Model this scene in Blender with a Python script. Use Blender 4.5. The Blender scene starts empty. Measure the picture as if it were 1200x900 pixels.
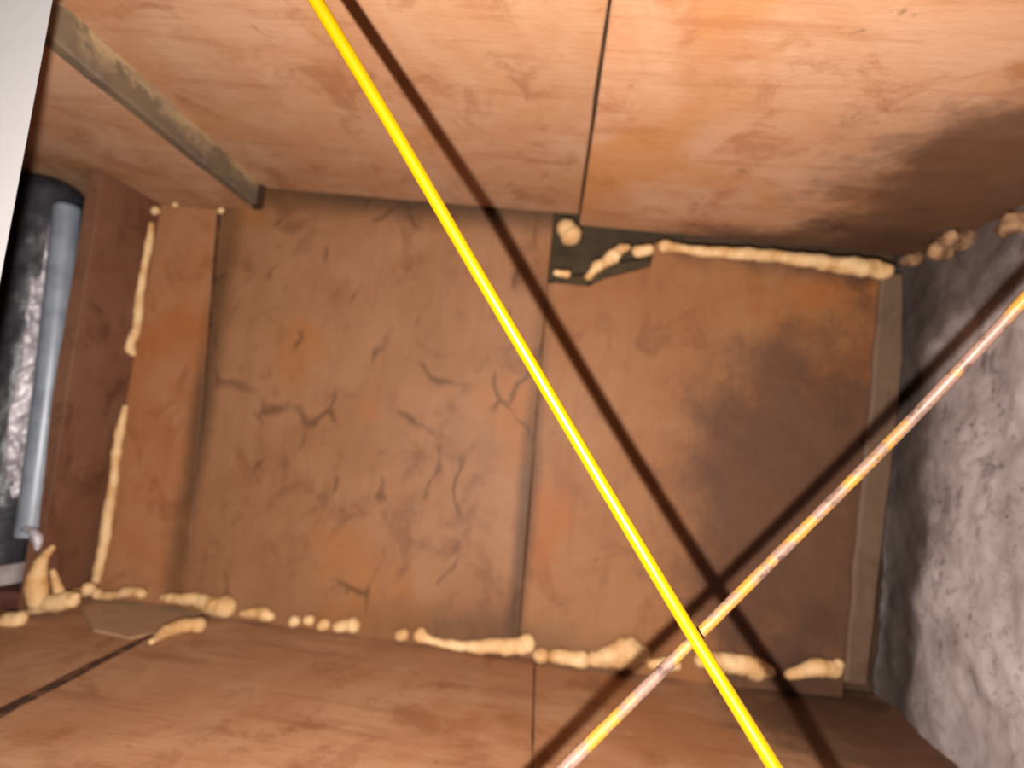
import bpy, bmesh, math, random
from mathutils import Vector, Matrix, noise

S = bpy.context.scene
C = S.collection

# ------------------------------------------------------------------ camera
F = 620.0                      # focal length in pixels of the 1200 x 900 frame
VP = (632.0, 510.0)            # where the depth direction (+Y) meets the picture
ROLL = math.radians(6.0)
yc = Vector(((VP[0]-600)/F, -(VP[1]-450)/F, -1)).normalized()
zc = Vector((math.sin(ROLL), math.cos(ROLL), 0)); zc = (zc - yc*zc.dot(yc)).normalized()
xc = yc.cross(zc)
M = Matrix((xc, yc, zc))       # camera space -> world space
cam_d = bpy.data.cameras.new('camera'); cam = bpy.data.objects.new('camera', cam_d); C.objects.link(cam)
cam.matrix_world = M.to_4x4()
cam_d.sensor_width = 36; cam_d.lens = 36*F/1200; cam_d.clip_start = .01
cam_d.dof.use_dof = True; cam_d.dof.focus_distance = .235; cam_d.dof.aperture_fstop = 5.6
S.camera = cam

# ------------------------------------------------------------------ light
w = bpy.data.worlds.new('world'); S.world = w; w.use_nodes = True
w.node_tree.nodes['Background'].inputs[0].default_value = (1, .93, .88, 1)
w.node_tree.nodes['Background'].inputs[1].default_value = .006
ld = bpy.data.lights.new('flash', 'POINT'); ld.energy = 30; ld.color = (1, .95, .9); ld.shadow_soft_size = .0022
lo = bpy.data.objects.new('flash', ld); C.objects.link(lo); lo.location = M @ Vector((-.0137, -.035, 0))
S.view_settings.view_transform = 'Standard'; S.view_settings.look = 'None'
S.view_settings.exposure = 0; S.view_settings.gamma = 1; S.view_settings.use_curve_mapping = False

# ------------------------------------------------------------------ geometry of the place
def ray(px, py): return M @ Vector(((px-600)/F, -(py-450)/F, -1))
def onY(px, py, y): d = ray(px, py); return d*(y/d.y)
def onZ(px, py, z): d = ray(px, py); return d*(z/d.z)
def onX(px, py, x): d = ray(px, py); return d*(x/d.x)
D = .62
ZC = onY(640, 253, D).z        # ceiling
ZF = onY(620, 768, D).z        # floor
ZS = onY(260, 246, D).z        # lowered soffit at the left
XS = onY(316, 244, D).x        # its right-hand side
XL = onY(147, 470, D).x        # left wall
XR = onY(1066, 510, D).x       # right wall

# ------------------------------------------------------------------ materials
def lin(*c): return tuple(((v/255+.055)/1.055)**2.4 if v > 10 else v/255/12.92 for v in c)+(1,)
class N:
    def __init__(s, name):
        s.m = bpy.data.materials.new(name); s.m.use_nodes = True; s.t = s.m.node_tree
        s.b = s.t.nodes['Principled BSDF']
        s.pos = s.n('ShaderNodeNewGeometry').outputs['Position']
    def n(s, k, **kw):
        o = s.t.nodes.new(k)
        for a, v in kw.items(): setattr(o, a, v)
        return o
    def l(s, a, b): s.t.links.new(a, b)
    def map(s, scale, src=None, loc=(0,0,0)):
        m = s.n('ShaderNodeMapping'); m.inputs['Scale'].default_value = scale; m.inputs['Location'].default_value = loc
        s.l(src or s.pos, m.inputs['Vector']); return m.outputs[0]
    def noise(s, scale, detail=4, rough=.55, vec=None, dist=0):
        o = s.n('ShaderNodeTexNoise'); o.inputs['Scale'].default_value = scale; o.inputs['Detail'].default_value = detail
        o.inputs['Roughness'].default_value = rough; o.inputs['Distortion'].default_value = dist
        s.l(vec or s.pos, o.inputs['Vector']); return o.outputs['Fac']
    def ramp(s, fac, a, b, lo=0., hi=1.):
        o = s.n('ShaderNodeMapRange'); o.interpolation_type = 'SMOOTHSTEP'
        o.inputs[1].default_value = a; o.inputs[2].default_value = b; o.inputs[3].default_value = lo; o.inputs[4].default_value = hi
        s.l(fac, o.inputs[0]); return o.outputs[0]
    def math(s, op, a, b=None):
        o = s.n('ShaderNodeMath', operation=op)
        for i, v in enumerate((a, b)):
            if v is None: continue
            if isinstance(v, (int, float)): o.inputs[i].default_value = v
            else: s.l(v, o.inputs[i])
        return o.outputs[0]
    def mix(s, fac, a, b):
        o = s.n('ShaderNodeMix', data_type='RGBA')
        if isinstance(fac, (int, float)): o.inputs[0].default_value = fac
        else: s.l(fac, o.inputs[0])
        for i, v in ((6, a), (7, b)):
            if isinstance(v, tuple): o.inputs[i].default_value = v
            else: s.l(v, o.inputs[i])
        return o.outputs[2]
    def done(s, col, rough=.7, spec=.3, bump=None, strength=.3, dist=.002, metal=0.):
        if isinstance(col, tuple): s.b.inputs['Base Color'].default_value = col
        else: s.l(col, s.b.inputs['Base Color'])
        if isinstance(rough, (int, float)): s.b.inputs['Roughness'].default_value = rough
        else: s.l(rough, s.b.inputs['Roughness'])
        s.b.inputs['Specular IOR Level'].default_value = spec; s.b.inputs['Metallic'].default_value = metal
        if bump is not None:
            o = s.n('ShaderNodeBump'); o.inputs['Strength'].default_value = strength; o.inputs['Distance'].default_value = dist
            s.l(bump, o.inputs['Height']); s.l(o.outputs[0], s.b.inputs['Normal'])
        return s.m

def blob(n, centre, radii, edge=.35):
    """0..1 mask of a dark patch: a ragged ellipsoid around a point of the wood"""
    a = n.n('ShaderNodeVectorMath', operation='SUBTRACT'); n.l(n.pos, a.inputs[0]); a.inputs[1].default_value = centre
    b = n.n('ShaderNodeVectorMath', operation='DIVIDE'); n.l(a.outputs[0], b.inputs[0]); b.inputs[1].default_value = radii
    c = n.n('ShaderNodeVectorMath', operation='LENGTH'); n.l(b.outputs[0], c.inputs[0])
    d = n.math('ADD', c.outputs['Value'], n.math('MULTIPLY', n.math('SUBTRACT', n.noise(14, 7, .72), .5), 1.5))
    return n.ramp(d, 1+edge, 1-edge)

def W(c): return (c[0]*.46, c[1]*.465, c[2]*.40, 1)      # the plywood is old and absorbs much of the light
def wood(name, base, dark, light, axis='x', corner_dark=(), corner_amt=.8, cracks=False, seed=0, patch=None, grain=1., joint_dark=()):
    n = N(name)
    base, dark, light = W(base), W(dark), W(light)
    if patch: patch = W(patch)
    sc = {'x': (3, 26, 26), 'y': (26, 3, 26), 'z': (26, 26, 3)}[axis]
    streak = n.noise(2.4, 5, .6, n.map(sc, loc=(seed*3.1, seed*1.7, seed)))
    fine = n.noise(11, 4, .6, n.map(sc, loc=(seed, seed, 0)))
    cloud = n.noise(9, 5, .6, n.map((1, 1, 1), loc=(seed*2.3, 0, seed*5.)), .6)
    scuff = n.noise(26, 6, .7, n.map((1, 1, 1), loc=(0, seed, seed)))
    col = n.mix(n.ramp(cloud, .35, .68), base, light)
    col = n.mix(n.math('MULTIPLY', n.ramp(streak, .5, .75), .5*grain), col, dark)
    col = n.mix(n.math('MULTIPLY', n.ramp(fine, .52, .75), .25*grain), col, dark)
    col = n.mix(n.math('MULTIPLY', n.ramp(scuff, .58, .72), .35), col, light)
    mott = n.noise(19, 6, .68, n.map((1, 1, .8), loc=(seed*.7, seed, 0)), .5)
    col = n.mix(n.math('MULTIPLY', n.ramp(mott, .5, .68), .6), col, dark)
    col = n.mix(n.math('MULTIPLY', n.ramp(n.noise(48, 5, .7, n.map((1, 1, 1), loc=(seed, 0, 3)), .4), .62, .74), .45), col, W(lin(86, 62, 48)))
    if patch:
        col = n.mix(n.math('MULTIPLY', n.ramp(n.noise(7, 4, .6, n.map((1, 1, 1), loc=(seed, 4, 1))), .52, .66), .6), col, patch)
    h = n.math('ADD', n.math('MULTIPLY', fine, .5), scuff)
    if cracks:
        warp = n.n('ShaderNodeTexNoise'); warp.inputs['Scale'].default_value = 16; warp.inputs['Detail'].default_value = 4
        n.l(n.pos, warp.inputs['Vector'])
        ws = n.n('ShaderNodeVectorMath', operation='SCALE'); n.l(warp.outputs['Color'], ws.inputs[0]); ws.inputs['Scale'].default_value = .06
        wa = n.n('ShaderNodeVectorMath', operation='ADD'); n.l(n.pos, wa.inputs[0]); n.l(ws.outputs[0], wa.inputs[1])
        v = n.n('ShaderNodeTexVoronoi', feature='DISTANCE_TO_EDGE'); v.inputs['Scale'].default_value = 1
        n.l(n.map((15, 0, 7), wa.outputs[0]), v.inputs['Vector'])
        line = n.ramp(v.outputs['Distance'], .05, .004)
        where = n.ramp(n.noise(13, 2, .5, n.map((1, 1, 1), loc=(3, 1, 2.4))), .5, .6)
        line = n.math('MULTIPLY', line, where)
        col = n.mix(n.math('MULTIPLY', line, .62), col, W(lin(84, 52, 32)))
        h = n.math('SUBTRACT', h, n.math('MULTIPLY', line, .4))
    for c, r, amt in joint_dark:
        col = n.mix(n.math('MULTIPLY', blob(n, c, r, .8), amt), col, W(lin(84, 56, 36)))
    for c, r in corner_dark:
        dark_col = n.mix(n.noise(30, 5, .6), lin(44, 28, 20), lin(82, 54, 38))
        col = n.mix(n.math('MULTIPLY', blob(n, c, r), corner_amt), col, dark_col)
    return n.done(col, .62, .25, h, .45, .0015)

CORNER_DARK = [(tuple(onY(955, 610, D)), (.15, .2, .21)), (tuple(onZ(1185, 205, ZC)), (.135, .145, .12)),
         (tuple(onZ(1000, 855, ZF)), (.12, .10, .1)), (tuple(onZ(1020, 285, ZC)), (.22, .06, .05))]  # ragged darker patches of the wood near the right back corner
JOINT_DARK = [(tuple(onY(240, 470, D)), (.016, .1, .30), .75), (tuple(onY(613, 640, D)), (.010, .1, .16), .7), (tuple(onY(625, 480, D)), (.008, .1, .2), .3),
        (tuple(onY(480, 238, D)), (.25, .1, .022), .85), (tuple(onY(540, 742, D)), (.13, .1, .028), .5)]  # soft darker bands along the joints and the ceiling and floor edges
M_back = wood('plywood_back', lin(166, 112, 78), lin(126, 76, 50), lin(180, 126, 94), 'z', CORNER_DARK, .8, True, 1, lin(182, 114, 62), .45, JOINT_DARK)
M_back2 = wood('plywood_back_right', lin(170, 110, 70), lin(134, 80, 50), lin(180, 124, 86), 'z', CORNER_DARK, .85, False, 2, lin(186, 106, 50), .5, JOINT_DARK)
M_strip = wood('plywood_orange', lin(196, 124, 82), lin(156, 92, 60), lin(202, 140, 104), 'z', (), 0, False, 3, lin(196, 114, 60), .5, JOINT_DARK)
M_ceil = wood('plywood_ceiling', lin(208, 146, 112), lin(168, 104, 72), lin(220, 168, 140), 'x', CORNER_DARK, .75, False, 4, lin(208, 142, 92))
M_ceil2 = wood('plywood_ceiling_right', lin(218, 153, 116), lin(184, 110, 74), lin(232, 176, 148), 'x', CORNER_DARK, .82, False, 5, lin(216, 142, 84))
M_soff = wood('plywood_soffit', lin(222, 162, 130), lin(190, 126, 96), lin(230, 180, 154), 'x', (), 0, False, 6, lin(198, 134, 90))
M_floor = wood('plywood_floor', lin(206, 144, 110), lin(160, 98, 68), lin(222, 166, 132), 'x', CORNER_DARK, .75, False, 7, lin(190, 120, 76))
M_shim = wood('weathered_shim', lin(212, 164, 134), lin(176, 128, 98), lin(222, 178, 148), 'x', (), 0, False, 8)
M_brown = wood('stained_board', lin(136, 88, 68), lin(98, 54, 38), lin(150, 104, 84), 'z', (), 0, False, 9)
M_maroon = wood('dark_red_wood', lin(112, 66, 60), lin(84, 44, 40), lin(128, 82, 74), 'x', (), 0, False, 10)
M_sub = wood('dark_substrate', lin(92, 66, 50), lin(70, 48, 34), lin(104, 76, 58), 'x', (), 0, False, 11)
M_batten = wood('grey_timber', lin(134, 104, 88), lin(102, 74, 60), lin(146, 116, 100), 'z', CORNER_DARK[:1], .3, False, 12)

def edge_mat():
    n = N('weathered_timber_edge')
    g = n.noise(20, 6, .65); s = n.noise(60, 4, .6, n.map((1, .2, 1)))
    col = n.mix(n.ramp(g, .42, .68), lin(152, 126, 90), lin(100, 82, 70))
    col = n.mix(n.math('MULTIPLY', n.ramp(s, .55, .72), .6), col, lin(92, 76, 66))
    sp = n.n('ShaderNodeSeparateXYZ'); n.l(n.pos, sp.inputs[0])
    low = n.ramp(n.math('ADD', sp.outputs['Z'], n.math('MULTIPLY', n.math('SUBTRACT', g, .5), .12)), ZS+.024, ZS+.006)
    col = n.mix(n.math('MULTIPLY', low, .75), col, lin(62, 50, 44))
    return n.done(col, .8, .2, g, .4, .002)
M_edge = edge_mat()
def plain2(name, a, b):
    n = N(name); g = n.noise(48, 5, .65)
    return n.done(n.mix(n.ramp(g, .42, .62), a, b), .9, .1, g, .6, .003)
def dirt_shade_mat():
    n = N('joint_dirt_end_shade'); g = n.noise(55, 5, .65)
    return n.done(n.mix(n.ramp(g, .4, .65), lin(46, 30, 20), lin(84, 58, 38)), .9, .1, g, .7, .003)
M_dirt_shade = dirt_shade_mat()
M_dirt2 = plain2('floor_joint_dirt', lin(62, 42, 32), lin(104, 72, 54))
def mortar():
    n = N('mortar'); g = n.noise(45, 6, .65)
    return n.done(n.mix(g, lin(38, 30, 20), lin(74, 60, 44)), .9, .1, g, .8, .004)
M_mortar = mortar()
def concrete():
    n = N('concrete')
    a = n.noise(11, 6, .62, None, .3); b = n.noise(60, 6, .7); c = n.noise(24, 5, .7, n.map((1, 1, .6)), .4)
    col = n.mix(n.ramp(a, .36, .62), lin(130, 116, 112), lin(158, 144, 140))
    col = n.mix(n.math('MULTIPLY', n.ramp(b, .52, .7), .5), col, lin(100, 88, 85))
    col = n.mix(n.math('MULTIPLY', n.ramp(c, .57, .68), .65), col, lin(78, 68, 66))
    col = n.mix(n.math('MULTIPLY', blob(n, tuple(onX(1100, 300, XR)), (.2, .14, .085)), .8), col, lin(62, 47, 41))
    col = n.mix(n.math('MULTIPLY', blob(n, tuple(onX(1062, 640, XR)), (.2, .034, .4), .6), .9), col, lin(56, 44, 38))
    sp = n.noise(150, 5, .75)
    col = n.mix(n.math('MULTIPLY', n.math('MULTIPLY', n.ramp(sp, .54, .64), n.ramp(n.noise(15, 4, .6, n.map((1, 1, 1), loc=(7, 0, 0))), .48, .58)), .75), col, lin(66, 59, 60))
    pit = n.n('ShaderNodeTexVoronoi'); pit.inputs['Scale'].default_value = 55; n.l(n.pos, pit.inputs['Vector'])
    p = n.math('MULTIPLY', n.ramp(pit.outputs['Distance'], .24, .1), n.ramp(n.noise(12, 3, .6, n.map((1, 1, 1), loc=(2, 0, 0))), .5, .6))
    col = n.mix(n.math('MULTIPLY', p, .45), col, lin(74, 68, 72))
    h = n.math('SUBTRACT', n.math('ADD', b, c), n.math('MULTIPLY', p, .4))
    return n.done(col, .85, .2, h, .4, .003)
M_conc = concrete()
def foam_mat():
    n = N('expanding_foam'); a = n.noise(40, 5, .6); b = n.noise(170, 4, .6)
    col = n.mix(n.ramp(a, .35, .68), lin(196, 162, 118), lin(172, 128, 80))
    return n.done(col, .6, .3, n.math('ADD', a, n.math('MULTIPLY', b, .4)), .5, .003)
M_foam = foam_mat()
def foam_dirty():
    n = N('dirty_foam'); a = n.noise(70, 5, .6)
    col = n.mix(n.ramp(a, .36, .64), lin(146, 110, 78), lin(84, 58, 42))
    return n.done(col, .75, .2, a, .7, .004)
M_foamd = foam_dirty()
def paint():
    n = N('off_white_paint'); a = n.noise(14, 4, .6); b = n.noise(130, 5, .7); c = n.noise(60, 4, .7, n.map((1, 1, .35)), .5)
    col = n.mix(a, lin(104, 100, 101), lin(109, 105, 102))
    col = n.mix(n.math('MULTIPLY', n.ramp(b, .6, .74), .3), col, lin(126, 122, 120))
    col = n.mix(n.math('MULTIPLY', n.ramp(c, .66, .76), .25), col, lin(106, 92, 76))
    return n.done(col, .6, .2, b, .12, .001)
M_paint = paint()
def cable(name, a, b, rough, spec, dirty):
    n = N(name)
    g = n.noise(130, 5, .65); h = n.noise(38, 4, .6)
    col = n.mix(n.ramp(g, .5 if dirty else .66, .66 if dirty else .8), a, b)
    if dirty: col = n.mix(n.math('MULTIPLY', n.ramp(h, .47, .58), .85), col, lin(112, 78, 12))
    return n.done(col, rough, spec, g, .2 if dirty else .04, .0008)
M_yel = cable('yellow_sheath', lin(126, 92, 0), lin(112, 82, 16), .24, .8, False)
M_tan = cable('tan_sheath', lin(84, 63, 53), lin(58, 40, 32), .5, .3, True)
def plain(name, c, rough, spec, ns, amt, metal=0, d2=None):
    n = N(name); g = n.noise(ns, 5, .6)
    col = n.mix(n.ramp(g, .4, .65), c, d2) if d2 else c
    return n.done(col, rough, spec, g, amt, .003, metal)
M_pipe = plain('grey_pipe', lin(96, 103, 116), .35, .5, 40, .1, .35, lin(76, 83, 96))
M_conduit = plain('blue_grey_conduit', lin(124, 130, 139), .4, .4, 30, .05, .1, lin(106, 112, 121))
M_wrap = plain('black_plastic_wrap', lin(38, 36, 40), .42, .5, 60, .5, 0, lin(56, 52, 57))
M_rubber = plain('black_rubber', lin(30, 28, 33), .6, .3, 50, .2, 0, lin(42, 39, 44))
M_tape_highlight = plain('tape_highlight', lin(176, 166, 170), .4, .5, 70, .4, .1, lin(120, 112, 118))
M_ring = plain('pale_plastic', lin(140, 126, 124), .6, .3, 60, .2, 0, lin(120, 106, 104))

# ------------------------------------------------------------------ builders
def link(name, me, mat, parent=None, smooth=False):
    cx = Vector((0, 0, 0))
    if not parent and me.vertices:                      # origin in the middle of the thing
        cx = sum((v.co for v in me.vertices), Vector())/len(me.vertices)
        for v in me.vertices: v.co -= cx
    me.materials.append(mat); o = bpy.data.objects.new(name, me); C.objects.link(o); o.location = cx
    if parent:
        o.parent = parent; o.location = -parent.location
    if smooth:
        for p in me.polygons: p.use_smooth = True
    return o
def to_mesh(name, bm):
    bmesh.ops.recalc_face_normals(bm, faces=bm.faces); me = bpy.data.meshes.new(name); bm.to_mesh(me); bm.free(); return me
def tag(o, label, cat, group=None):
    o['label'] = label; o['category'] = cat
    if group: o['group'] = group
    return o
def struct(o, label, cat):
    o['kind'] = 'structure'; return tag(o, label, cat)
def empty(name, loc):
    o = bpy.data.objects.new(name, None); C.objects.link(o); o.location = loc; o.empty_display_size = .05; return o
def prism(name, pts, off, mat, parent=None, bev=.0012, wob=.0008, step=.03):
    """a sheet: outline points in 3-D, pushed by vector off; edges slightly uneven"""
    P = []
    for i, a in enumerate(pts):
        b = pts[(i+1) % len(pts)]; n = max(1, int((b-a).length/step))
        for k in range(n):
            q = a.lerp(b, k/n)
            if 0 < k:
                t = (b-a).normalized().cross(off.normalized()); q = q + t*noise.noise(q*40)*wob*1.5
            P.append(q)
    bm = bmesh.new(); vs = [bm.verts.new(p) for p in P]; f = bm.faces.new(vs)
    r = bmesh.ops.extrude_face_region(bm, geom=[f])
    bmesh.ops.translate(bm, verts=[v for v in r['geom'] if isinstance(v, bmesh.types.BMVert)], vec=off)
    if bev:
        bm.normal_update(); bm.faces.ensure_lookup_table()
        e = [x for x in bm.edges if len(x.link_faces) == 2 and x.calc_face_angle(0) > 1.2]
        bmesh.ops.bevel(bm, geom=e, offset=bev, segments=1, affect='EDGES', clamp_overlap=True)
    return link(name, to_mesh(name, bm), mat, parent)
def box(name, lo, hi, mat, parent=None, bev=.001):
    bm = bmesh.new(); bmesh.ops.create_cube(bm, size=1)
    for v in bm.verts: v.co = Vector([lo[i] if v.co[i] < 0 else hi[i] for i in range(3)])
    if bev: bmesh.ops.bevel(bm, geom=bm.edges[:], offset=bev, segments=2, affect='EDGES')
    return link(name, to_mesh(name, bm), mat, parent)
def catmull(P, n):
    out = []
    for i in range(len(P)-1):
        a, b, c, d = P[max(i-1, 0)], P[i], P[i+1], P[min(i+2, len(P)-1)]
        for k in range(n):
            t = k/n; out.append(.5*((2*b)+(c-a)*t+(2*a-5*b+4*c-d)*t*t+(3*b-a-3*c+d)*t**3))
    out.append(P[-1].copy()); return out
def tube(path, rad, sides=14, lump=0., lscale=60, seed=0, cap=True):
    """surface around a path with a radius per point"""
    bm = bmesh.new(); rings = []; n = len(path)
    up = Vector((0, 0, 1))
    for i, p in enumerate(path):
        t = (path[min(i+1, n-1)]-path[max(i-1, 0)]).normalized()
        a = t.cross(Vector((.13, 1, .21))).normalized(); b = t.cross(a)
        ring = []
        for k in range(sides):
            th = 2*math.pi*k/sides; d = a*math.cos(th)+b*math.sin(th)
            q = p+d*rad[i]
            if lump:
                s = Vector((seed*1.37, seed*.71, seed*2.1))
                q = p+d*rad[i]*(1+lump*(noise.noise(q*lscale+s)+.5*noise.noise(q*lscale*2.3+s)))
            ring.append(bm.verts.new(q))
        rings.append(ring)
    for A, B in zip(rings, rings[1:]):
        for k in range(sides): bm.faces.new((A[k], A[(k+1) % sides], B[(k+1) % sides], B[k]))
    if cap: bm.faces.new(rings[0]); bm.faces.new(rings[-1])
    return bm

# ------------------------------------------------------------------ the setting
V = Vector
# back wall: slab with sheets fixed to it
wb = box('wall_back', (-.66, .668, -.36), (.50, .70, .34), M_sub); struct(wb, 'back of the cavity lined with upright brown plywood sheets', 'wall')
top, bot = ZC+.012, ZF-.012
def colx(px, py): return onY(px, py, D).x
def sheet(name, px_pts, y, th, mat):
    return prism(name, [onY(a, b, y) for a, b in px_pts], V((0, th, 0)), mat, wb)
sheet('panel', [(150, 215), (254, 225), (217, 735), (85, 720)], .622, .02, M_strip)                       # narrow orange sheet
sheet('panel', [(262, 203), (650, 244), (641, 335), (604, 790), (214, 748)], .611, .02, M_back)           # cracked sheet
sheet('panel', [(652, 331), (690, 335), (708, 326), (762, 312), (768, 283), (1040, 306), (1040, 330), (988, 818), (605, 782), (641.5, 331)], .615, .02, M_back2)
sheet('joint_filler', [(250, 222), (264, 222), (225, 740), (210, 740)], .626, .02, M_dirt_shade)
sheet('panel', [(644, 244), (800, 258), (800, 345), (630, 345)], .648, .018, M_mortar)['label'] = 'dark mortar in the broken corner'
# dim mortar rim of the broken corner
for k, pts in enumerate([[(648, 318), (668, 322), (690, 320), (691, 337), (647, 335)], [(690, 318), (712, 309), (760, 300), (766, 313), (710, 328), (692, 336)]]):
    prism('mortar_rim', [onY(a, b, .617) for a, b in pts], V((0, .03, 0)), M_mortar, wb, .003)
# ceiling
ce = box('ceiling', (-.68, .235, ZC+.020), (.5, .70, ZC+.04), M_sub); struct(ce, 'plywood sheeted top of the cavity with a dark seam', 'ceiling')
def csheet(name, pts, z, th, mat, par, dip=0.): return prism(name, [V((a, b, z-dip*(b-.235)/.38)) for a, b in pts], V((0, 0, th)), mat, par)
sx0 = onZ(715, 0, ZC); sx1 = onZ(678, 259, ZC)
def seam(y, off): t = (y-sx0.y)/(sx1.y-sx0.y); return (sx0.x+(sx1.x-sx0.x)*t+off, y)
csheet('panel', [(XS-.05, .235), seam(.235, -.0012), seam(.602, -.0012), (XS-.05, .602)], ZC, .018, M_ceil, ce, .003)
csheet('panel', [seam(.235, .0012), (.47, .235), (.47, .614), seam(.609, .0012)], ZC-.003, .018, M_ceil2, ce, .010)
csheet('soffit_panel', [(-.68, .235), (XS-.006, .235), (XS-.006, .64), (-.68, .64)], ZS, .026, M_soff, ce)
e_back = .62*.955
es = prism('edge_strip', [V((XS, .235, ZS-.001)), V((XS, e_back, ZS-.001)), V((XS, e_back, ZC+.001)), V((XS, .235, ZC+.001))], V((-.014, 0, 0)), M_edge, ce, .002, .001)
eb = prism('edge_strip_end', [V((XS+.004, e_back, ZS-.004)), V((XS+.004, e_back+.009, ZS-.004)), V((XS+.004, e_back+.009, ZC-.001)), V((XS+.004, e_back, ZC-.001))], V((-.012, 0, 0)), M_dirt_shade, ce, .002, .001)  # dark end piece: shade at the end of the strip put into its colour
eb['label'] = 'dark end of the timber edge'
es['label'] = 'weathered grey-tan timber edge'
# floor
fl = box('floor', (-.68, .25, ZF-.05), (.40, .70, ZF-.02), M_sub); struct(fl, 'reddish plywood floor of the cavity running up to the foam', 'floor')
a0 = onZ(0, 836, ZF); a1 = onZ(182, 742, ZF)
dirv = (a1-a0); a_f = a0-dirv*((a0.y-.25)/dirv.y); a_b = a0+dirv*((.645-a0.y)/dirv.y)
q0 = onZ(1036, 800, ZF); q1 = onZ(1132, 900, ZF); dq = (q1-q0); q_f = q0+dq*((.25-q0.y)/dq.y)
sm = onZ(625, 840, ZF)
def fsheet(pts, z, mat, th=.018): return prism('panel', [V((a, b, z)) for a, b in pts], V((0, 0, -th)), mat, fl)
fsheet([(-.68, .25), (a_f.x-.0015, .25), (a_b.x-.0015, .645), (-.68, .645)], ZF-.001, M_floor)
fsheet([(a_f.x+.0015, .25), (sm.x-.0004, .25), (sm.x-.0004, .645), (a_b.x+.0015, .645)], ZF, M_floor)
fsheet([(sm.x+.0006, .25), (q_f.x, .25), (q0.x, q0.y), (q0.x, .645), (sm.x+.0006, .645)], ZF-.0012, M_floor)
def fstrip(p, q, wd, z): return prism('joint_filler', [p-V((wd, 0, 0)), p+V((wd, 0, 0)), q+V((wd, 0, 0)), q-V((wd, 0, 0))], V((0, 0, -.01)), M_dirt2, fl, 0, .0022, .012)
fstrip(V((a_f.x, .25, ZF+.0006)), V((a_b.x, .645, ZF+.0006)), .0045, 0)
sp = [(95, 712), (125, 700), (238, 716), (233, 728), (180, 742), (152, 747), (110, 738)]
sh = prism('shim', [onZ(a, b, ZF+.0012) for a, b in sp], V((0, 0, -.0024)), M_shim, fl, .0006, .0004, .02); sh['label'] = 'grey-brown weathered plywood sliver'
# left wall: stained board, header over the pipe, dark niche behind
wl = box('wall_left', (-.68, .40, ZF-.02), (-.645, .66, ZS+.01), M_sub); struct(wl, 'dark stained timber left side of the cavity with pipe niche', 'wall')
bf = onX(81, 450, XL).y
prism('stained_board', [V((XL, bf+.006, ZF-.004)), V((XL, bf-.006, ZS-.03)), V((XL, bf-.01, ZS+.004)), V((XL, .640, ZS+.004)), V((XL, .640, ZF-.004))], V((-.016, 0, 0)), M_brown, wl, .0004)
prism('niche_back', [V((-.645, .625, ZS-.085)), V((XL-.016, .625, ZS-.085)), V((XL-.016, .625, ZS)), V((-.645, .625, ZS))], V((0, .018, 0)), M_brown, wl)
# right wall: rough concrete
def conc():
    bm = bmesh.new(); ny, nz = 110, 170; G = []
    y0, y1, z0, z1 = .22, .655, ZF-.10, ZC+.03
    for i in range(ny+1):
        row = []
        for j in range(nz+1):
            y = y0+(y1-y0)*i/ny; z = z0+(z1-z0)*j/nz
            fz = max(0., min(1., (ZC-z)/(ZC-ZF))); fy = max(0., (.615-y)/.2)
            x = XR-.030*fz*fz*min(fy, 1.6)-.006*fz
            p = V((x, y, z)); x += .006*noise.noise(p*14)+.0028*noise.noise(p*45)+.0012*noise.noise(p*130)
            row.append(bm.verts.new((x, y, z)))
        G.append(row)
    for i in range(ny):
        for j in range(nz): bm.faces.new((G[i][j], G[i+1][j], G[i+1][j+1], G[i][j+1]))
    # thickness: border pushed outwards and closed
    r = bmesh.ops.extrude_edge_only(bm, edges=[e for e in bm.edges if e.is_boundary])
    vs = [v for v in r['geom'] if isinstance(v, bmesh.types.BMVert)]
    for v in vs: v.co.x = XR+.07
    bmesh.ops.contextual_create(bm, geom=[e for e in bm.edges if e.is_boundary])
    return link('wall_right', to_mesh('wall_right', bm), M_conc, None, True)
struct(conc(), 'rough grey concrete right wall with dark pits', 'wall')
# upright timber strip between back wall and concrete
tr = prism('trim_1', [onY(a, b, .608) for a, b in [(1034, 322), (1060, 318), (1060, 420), (1018, 806), (990, 802)]], V((0, .05, 0)), M_batten, None, .003, .0015)
struct(tr, 'upright grey-beige timber strip beside the concrete wall', 'trim')
# painted board at the mouth of the cavity
YF = .176
t0 = onY(75, -70, YF); t1 = onY(-38, 530, YF); 
up = (t0-t1).normalized()
t0 = t0+up*.08; t1 = t1-up*.06
wf = prism('wall_front', [t1, t0, V((-.66, YF, t0.z)), V((-.66, YF, t1.z))], V((-.014, .008, 0)), M_paint, None, 0, .0003)
struct(wf, 'off-white painted board edge at the mouth of the cavity', 'wall')

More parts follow.
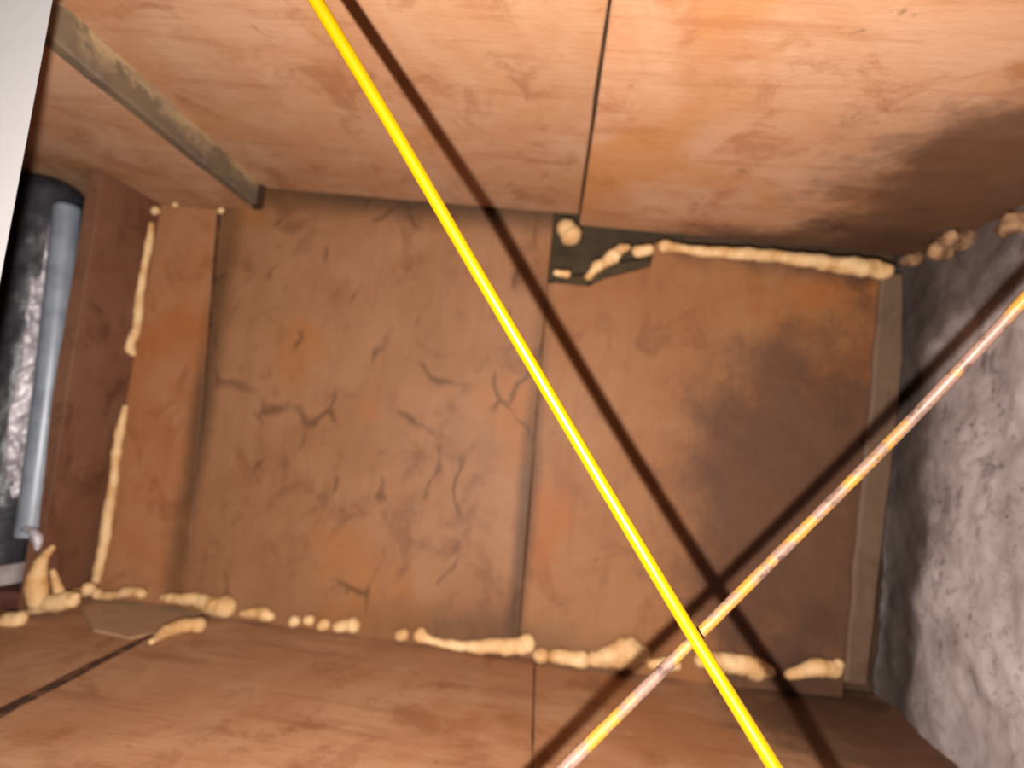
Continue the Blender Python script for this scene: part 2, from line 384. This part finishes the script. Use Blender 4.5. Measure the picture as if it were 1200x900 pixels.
# ------------------------------------------------------------------ pipe on its block
PY = .575; pa = onY(57, 222, PY); pb = onY(-9, 662, PY); R = .0326
axis = (pa-pb).normalized(); tocam = (-(pa+pb)/2); tocam = (tocam-axis*tocam.dot(axis)).normalized(); side = tocam.cross(axis)*-1
L = (pa-pb).length
pipe = empty('pipe', pb); tag(pipe, 'grey pipe with black wrapping and pale tape highlight in the left niche', 'pipe')
if side.x < 0: side = -side
def cyl(name, h0, h1, r, mat, ph0=-180, ph1=180, rough=0., nh=40, na=48, seed=0, shape=None, lean=0.):
    """shell around the pipe axis between heights, over an arc of angles (0 faces the room)"""
    bm = bmesh.new(); G = []; full = ph1-ph0 >= 360
    for i in range(nh+1):
        h = h0+(h1-h0)*i/nh; row = []
        for k in range(na if full else na+1):
            fr = k/na; e = 1.
            a0_, a1_ = ph0, ph1
            if shape: a0_, a1_ = shape(i/nh, ph0, ph1)
            ph = math.radians(a0_+(a1_-a0_)*fr)
            rr = r(i/nh) if callable(r) else r
            hh = h+lean*math.cos(ph)*(1-i/nh if lean > 0 else i/nh)
            q = pb+axis*hh+(tocam*math.cos(ph)+side*math.sin(ph))*rr
            if rough: q += (tocam*math.cos(ph)+side*math.sin(ph))*rough*(noise.noise(q*70+V((seed,)*3))+.6*noise.noise(q*170))
            row.append(bm.verts.new(q))
        G.append(row)
    m = len(G[0])
    for i in range(nh):
        for k in range(m if full else m-1): bm.faces.new((G[i][k], G[i][(k+1) % m], G[i+1][(k+1) % m], G[i+1][k]))
    if full: bm.faces.new(G[0]); bm.faces.new(G[-1])
    else:
        r_ = bmesh.ops.extrude_face_region(bm, geom=bm.faces[:])
        for v in r_['geom']:
            if isinstance(v, bmesh.types.BMVert):
                d = v.co-pb; d = d-axis*d.dot(axis); v.co -= d.normalized()*.0012
    return link(name, to_mesh(name, bm), mat, pipe, True)
cyl('body', .03, L, R, M_pipe)
cyl('plastic_wrap', .055, L-.02, R+.0022, M_wrap, -150, 30, .0022)
cyl('end_cap', L-.042, L+.014, lambda t: R+.004 if t < .55 else (R+.004)*math.sqrt(max(.0004, 1-((t-.55)/.45)**2)), M_rubber, lean=-.0)
def tshape(t, a, b):
    k = .5+.5*noise.noise(V((t*9, 3, 1))); c = 16+4*noise.noise(V((t*5, 7, 2))); wd = (20 if t < .8 else 9)*(min(1, (t+.03)/.14))
    return (c-wd*(.85+.3*k)-(0 if t > .1 else 0), c+wd*(.85+.3*(1-k)))
cyl('tape_highlight', .078, L-.05, R+.0045, M_tape_highlight, -25, 25, .0045, 90, 16, 3, tshape)  # pale crumpled strip of tape with the flash highlight put into its colour
cyl('collar', .0, .068, lambda t: R+.005-.001*t, M_rubber, rough=.001)
fp = [onY(a, b, .528) for a, b in ((25, 621), (33, 621), (40, 626), (44, 635), (43, 645))]
fpc = catmull(fp, 6); nn = len(fpc)
o = link('conduit_rim', to_mesh('conduit_rim', tube(fpc, [.0045*math.sin(math.pi*(i+.6)/(nn+.2))+.0008 for i in range(nn)], 10, .2)), M_tape_highlight, pipe, True)  # pale crescent that stands for the rim of the conduit's open end
cyl('foot_ring', -.014, .006, lambda t: R+.009-.002*t, M_ring, rough=.0015)
cc = [onY(a, b, .546) for a, b in ((79, 242), (73, 300), (57, 450), (38, 600), (34, 628))]
ccp = catmull(cc, 8)
cd_ = link('conduit', to_mesh('conduit', tube(ccp, [.0128]*len(ccp), 24)), M_conduit, pipe, True); cd_['label'] = 'smooth blue-grey conduit strapped to the pipe'
bz = (pb-axis*.014).z
blk = prism('wood_block', [V((-.64, .540, ZF)), V((-.506, .556, ZF)), V((-.504, .618, ZF)), V((-.64, .618, ZF))], V((0, 0, bz-ZF-.0035)), M_maroon, None, .003, .001)
tag(blk, 'dark red wooden block under the grey pipe', 'block')

# ------------------------------------------------------------------ cables
def cable_obj(name, pts, dia, mat, label, lump, sides=20):
    # pts: px, py, depth -> straight continuation beyond the picture at both ends
    P = [onY(*p) for p in pts]
    u, v = (P[0]-P[1]).normalized(), (P[-1]-P[-2]).normalized()
    P = [P[0]+u*.42, P[0]+u*.2]+P+[P[-1]+v*.2, P[-1]+v*.42]
    path = catmull(P, 30)
    bm = tube(path, [dia/2*(1+lump*noise.noise(p*90)+.6*lump*noise.noise(p*220)) for p in path], sides, lump*.6, 240)
    return tag(link(name, to_mesh(name, bm), mat, None, True), label, 'cable')
cable_obj('cable', [(x, y, 1/(5.3-3.55*y/900+2.9*(y/900)**2)) for x, y in ((340, -50), (370, 0), (458, 146), (541, 288), (626, 432), (711, 576), (797, 720), (853, 811), (908, 900), (939, 950))], .0058, M_yel,
          'bright yellow cable stretched diagonally across the front, over the tan one', .012)
cable_obj('cable', [(x, y, 1/(4.85-2.65*t+2.5*t*t)) for t, x, y in ((-.05, 1227, 324), (0, 1200, 352), (.24, 1070, 490), (.48, 940, 622), (.72, 814, 748), (.86, 740, 822), (1, 662, 900), (1.06, 630, 932))], .0048, M_tan,
          'dirty tan cable running under the yellow one past the concrete', .05)

# ------------------------------------------------------------------ expanding foam
random.seed(4)
def foam(pts, plane, label, mat=M_foam, lump=.28, group='expanding foam beads in the joints', name='foam_bead', seed=[0]):
    """pts: px, py, radius in mm; plane: function px,py -> point on the wall or floor it sticks to"""
    seed[0] += 1
    P = [plane(p[0], p[1]) for p in pts]; Rr = [p[2]*.001 for p in pts]
    if len(P) == 1:
        d = V((.12*Rr[0], 0, .05*Rr[0])); P = [P[0]-d, P[0]+d]; Rr = [Rr[0]]*2
    n = 10; path = catmull(P, n); m = len(path)
    rad = []
    for i in range(m):
        k = min(i//n, len(Rr)-2); t = i/n-k; t = t*t*(3-2*t); rad.append(Rr[k]*(1-t)+Rr[k+1]*t)
    # rounded ends
    def end(p, q, r, out):
        d = (p-q).normalized(); res = [(p+d*r*math.sin(a), r*math.cos(a)) for a in (.35, .7, 1.0, 1.25, 1.45)]
        return res if out else res[::-1]
    pre = end(path[0], path[1], rad[0], False); post = end(path[-1], path[-2], rad[-1], True)
    path = [a for a, _ in pre]+path+[a for a, _ in post]; rad = [b for _, b in pre]+rad+[b for _, b in post]
    bm = tube(path, rad, 14, lump, 75, seed[0])
    o = link(name, to_mesh(name, bm), mat, None, True)
    return tag(o, label, 'foam', group)
bk = lambda y: (lambda a, b: onY(a, b, y))
fz = lambda h: (lambda a, b: onZ(a, b, ZF+h))
cz = lambda h: (lambda a, b: onZ(a, b, ZC-h))
B = bk(.612)
foam([(181, 247, 6)], B, 'small foam blob at the ceiling end of the left upright joint')
foam([(177, 264, 4), (174, 290, 5), (166, 325, 5), (163, 360, 5), (160, 385, 5), (152, 405, 7), (156, 414, 4)], B, 'upper cream foam bead down the left upright joint')
foam([(147, 478, 3.5), (141, 505, 5), (136, 535, 5), (132, 570, 5), (127, 600, 6), (121, 640, 5.5), (113, 680, 5)], B, 'lower cream foam bead down the left upright joint')
foam([(205, 240, 3.5)], B, 'tiny foam dab under the soffit, nearer the left joint')
foam([(259, 247, 4)], B, 'tiny foam dab under the soffit above the groove')
FB = bk(.604)
foam([(-20, 738, 11), (2, 732, 10), (22, 726, 8)], bk(.53), 'rounded foam bead on the floor at the far left edge')
foam([(36, 716, 4), (48, 710, 7), (66, 706, 10), (84, 704, 8), (88, 700, 5)], bk(.548), 'arched foam lump on the floor in front of the stained board')
foam([(45, 703, 9), (43, 690, 10), (43, 676, 9), (47, 662, 6.5), (54, 650, 4.5), (61, 642, 3)], bk(.545), 'tall pointed foam peak next to the pipe collar', lump=.12)
foam([(70, 697, 6), (66, 684, 4.5), (62, 670, 3)], bk(.56), 'thin foam finger standing up beside the pointed peak', lump=.1)
foam([(78, 697, 5), (95, 694, 6), (104, 690, 7)], bk(.585), 'short foam bead behind the arched lump')
foam([(112, 694, 5), (120, 698, 5), (136, 697, 5), (150, 693, 6), (166, 696, 6)], FB, 'foam bead at the foot of the narrow orange sheet')
foam([(192, 700, 4), (206, 701, 6), (225, 702, 7), (240, 705, 8), (252, 710, 12), (264, 712, 12)], FB, 'thick foam bead with bulbous end below the groove')
foam([(178, 752, 3), (190, 743, 6), (206, 736, 7), (222, 733, 7), (232, 733, 8)], fz(.005), 'curved foam strand lying across the floor seam')
foam([(285, 719, 4), (298, 719, 6), (310, 720, 8), (316, 722, 6)], FB, 'fish-shaped foam bead right of the bulbous one')
foam([(345, 729, 6)], FB, 'leftmost of the three small foam dots in the floor joint')
foam([(362, 727, 6)], FB, 'middle of the three small foam dots in the floor joint')
foam([(379, 733, 7)], FB, 'rightmost of the three small foam dots in the floor joint')
foam([(396, 734, 6), (405, 733, 7), (413, 733, 9)], FB, 'short foam bead just right of the three dots')
foam([(471, 744, 7)], FB, 'lone foam dot in the floor joint left of the long bead')
foam([(493, 745, 8), (505, 750, 5), (520, 754, 5), (545, 757, 6), (580, 758, 8), (605, 757, 9), (618, 754, 9)], FB, 'long tapering foam bead ending under the sheet seam')
foam([(634, 768, 8)], FB, 'small foam lump right under the sheet seam')
foam([(650, 769, 7), (668, 771, 8), (682, 773, 9)], FB, 'oblong foam bead between seam lump and biggest lump')
foam([(697, 772, 8), (712, 770, 11), (728, 767, 15), (740, 764, 16), (752, 765, 9)], FB, 'biggest foam lump in the floor joint left of the cables')
foam([(764, 778, 6), (778, 778, 7), (792, 779, 6)], FB, 'small foam bead partly behind the tan cable')
foam([(822, 774, 8), (842, 775, 9), (866, 779, 11), (886, 783, 11), (900, 786, 7)], FB, 'foam bead right of the yellow cable in the floor joint')
foam([(924, 791, 5), (942, 786, 7), (960, 782, 9), (976, 784, 9), (983, 778, 5)], FB, 'foam bead at the foot of the upright timber strip')
# upper joint
foam([(665, 270, 14), (668, 274, 14)], B, 'round foam ball over the broken corner')
foam([(652, 320, 4), (664, 321, 5)], B, 'small foam crumb at lower left of the broken corner')
foam([(690, 323, 6), (698, 316, 7), (708, 308, 6), (718, 300, 9), (726, 294, 6), (735, 290, 4)], B, 'slanting foam smear across the broken corner', lump=.45)
foam([(747, 294, 7), (760, 293, 7)], B, 'squarish foam dab at right of the broken corner')
foam([(778, 288, 7), (800, 292, 5), (830, 295, 6), (865, 297, 7), (900, 300, 7), (940, 304, 8), (975, 309, 9), (1010, 313, 10), (1036, 317, 10)], bk(.609), 'long foam bead along the top of the right sheet')
foam([(1062, 306, 7), (1074, 304, 8)], bk(.605), 'small dirty foam lump at the concrete top corner', M_foamd, .4)
foam([(1100, 293, 10), (1112, 285, 13), (1126, 280, 11), (1142, 272, 9), (1156, 268, 6)], bk(.55), 'dirty brown foam lump between concrete and ceiling', M_foamd, .55)
foam([(1184, 266, 10), (1196, 260, 13), (1215, 250, 14)], bk(.49), 'dirty foam lump over the concrete at the right edge', M_foamd, .5)
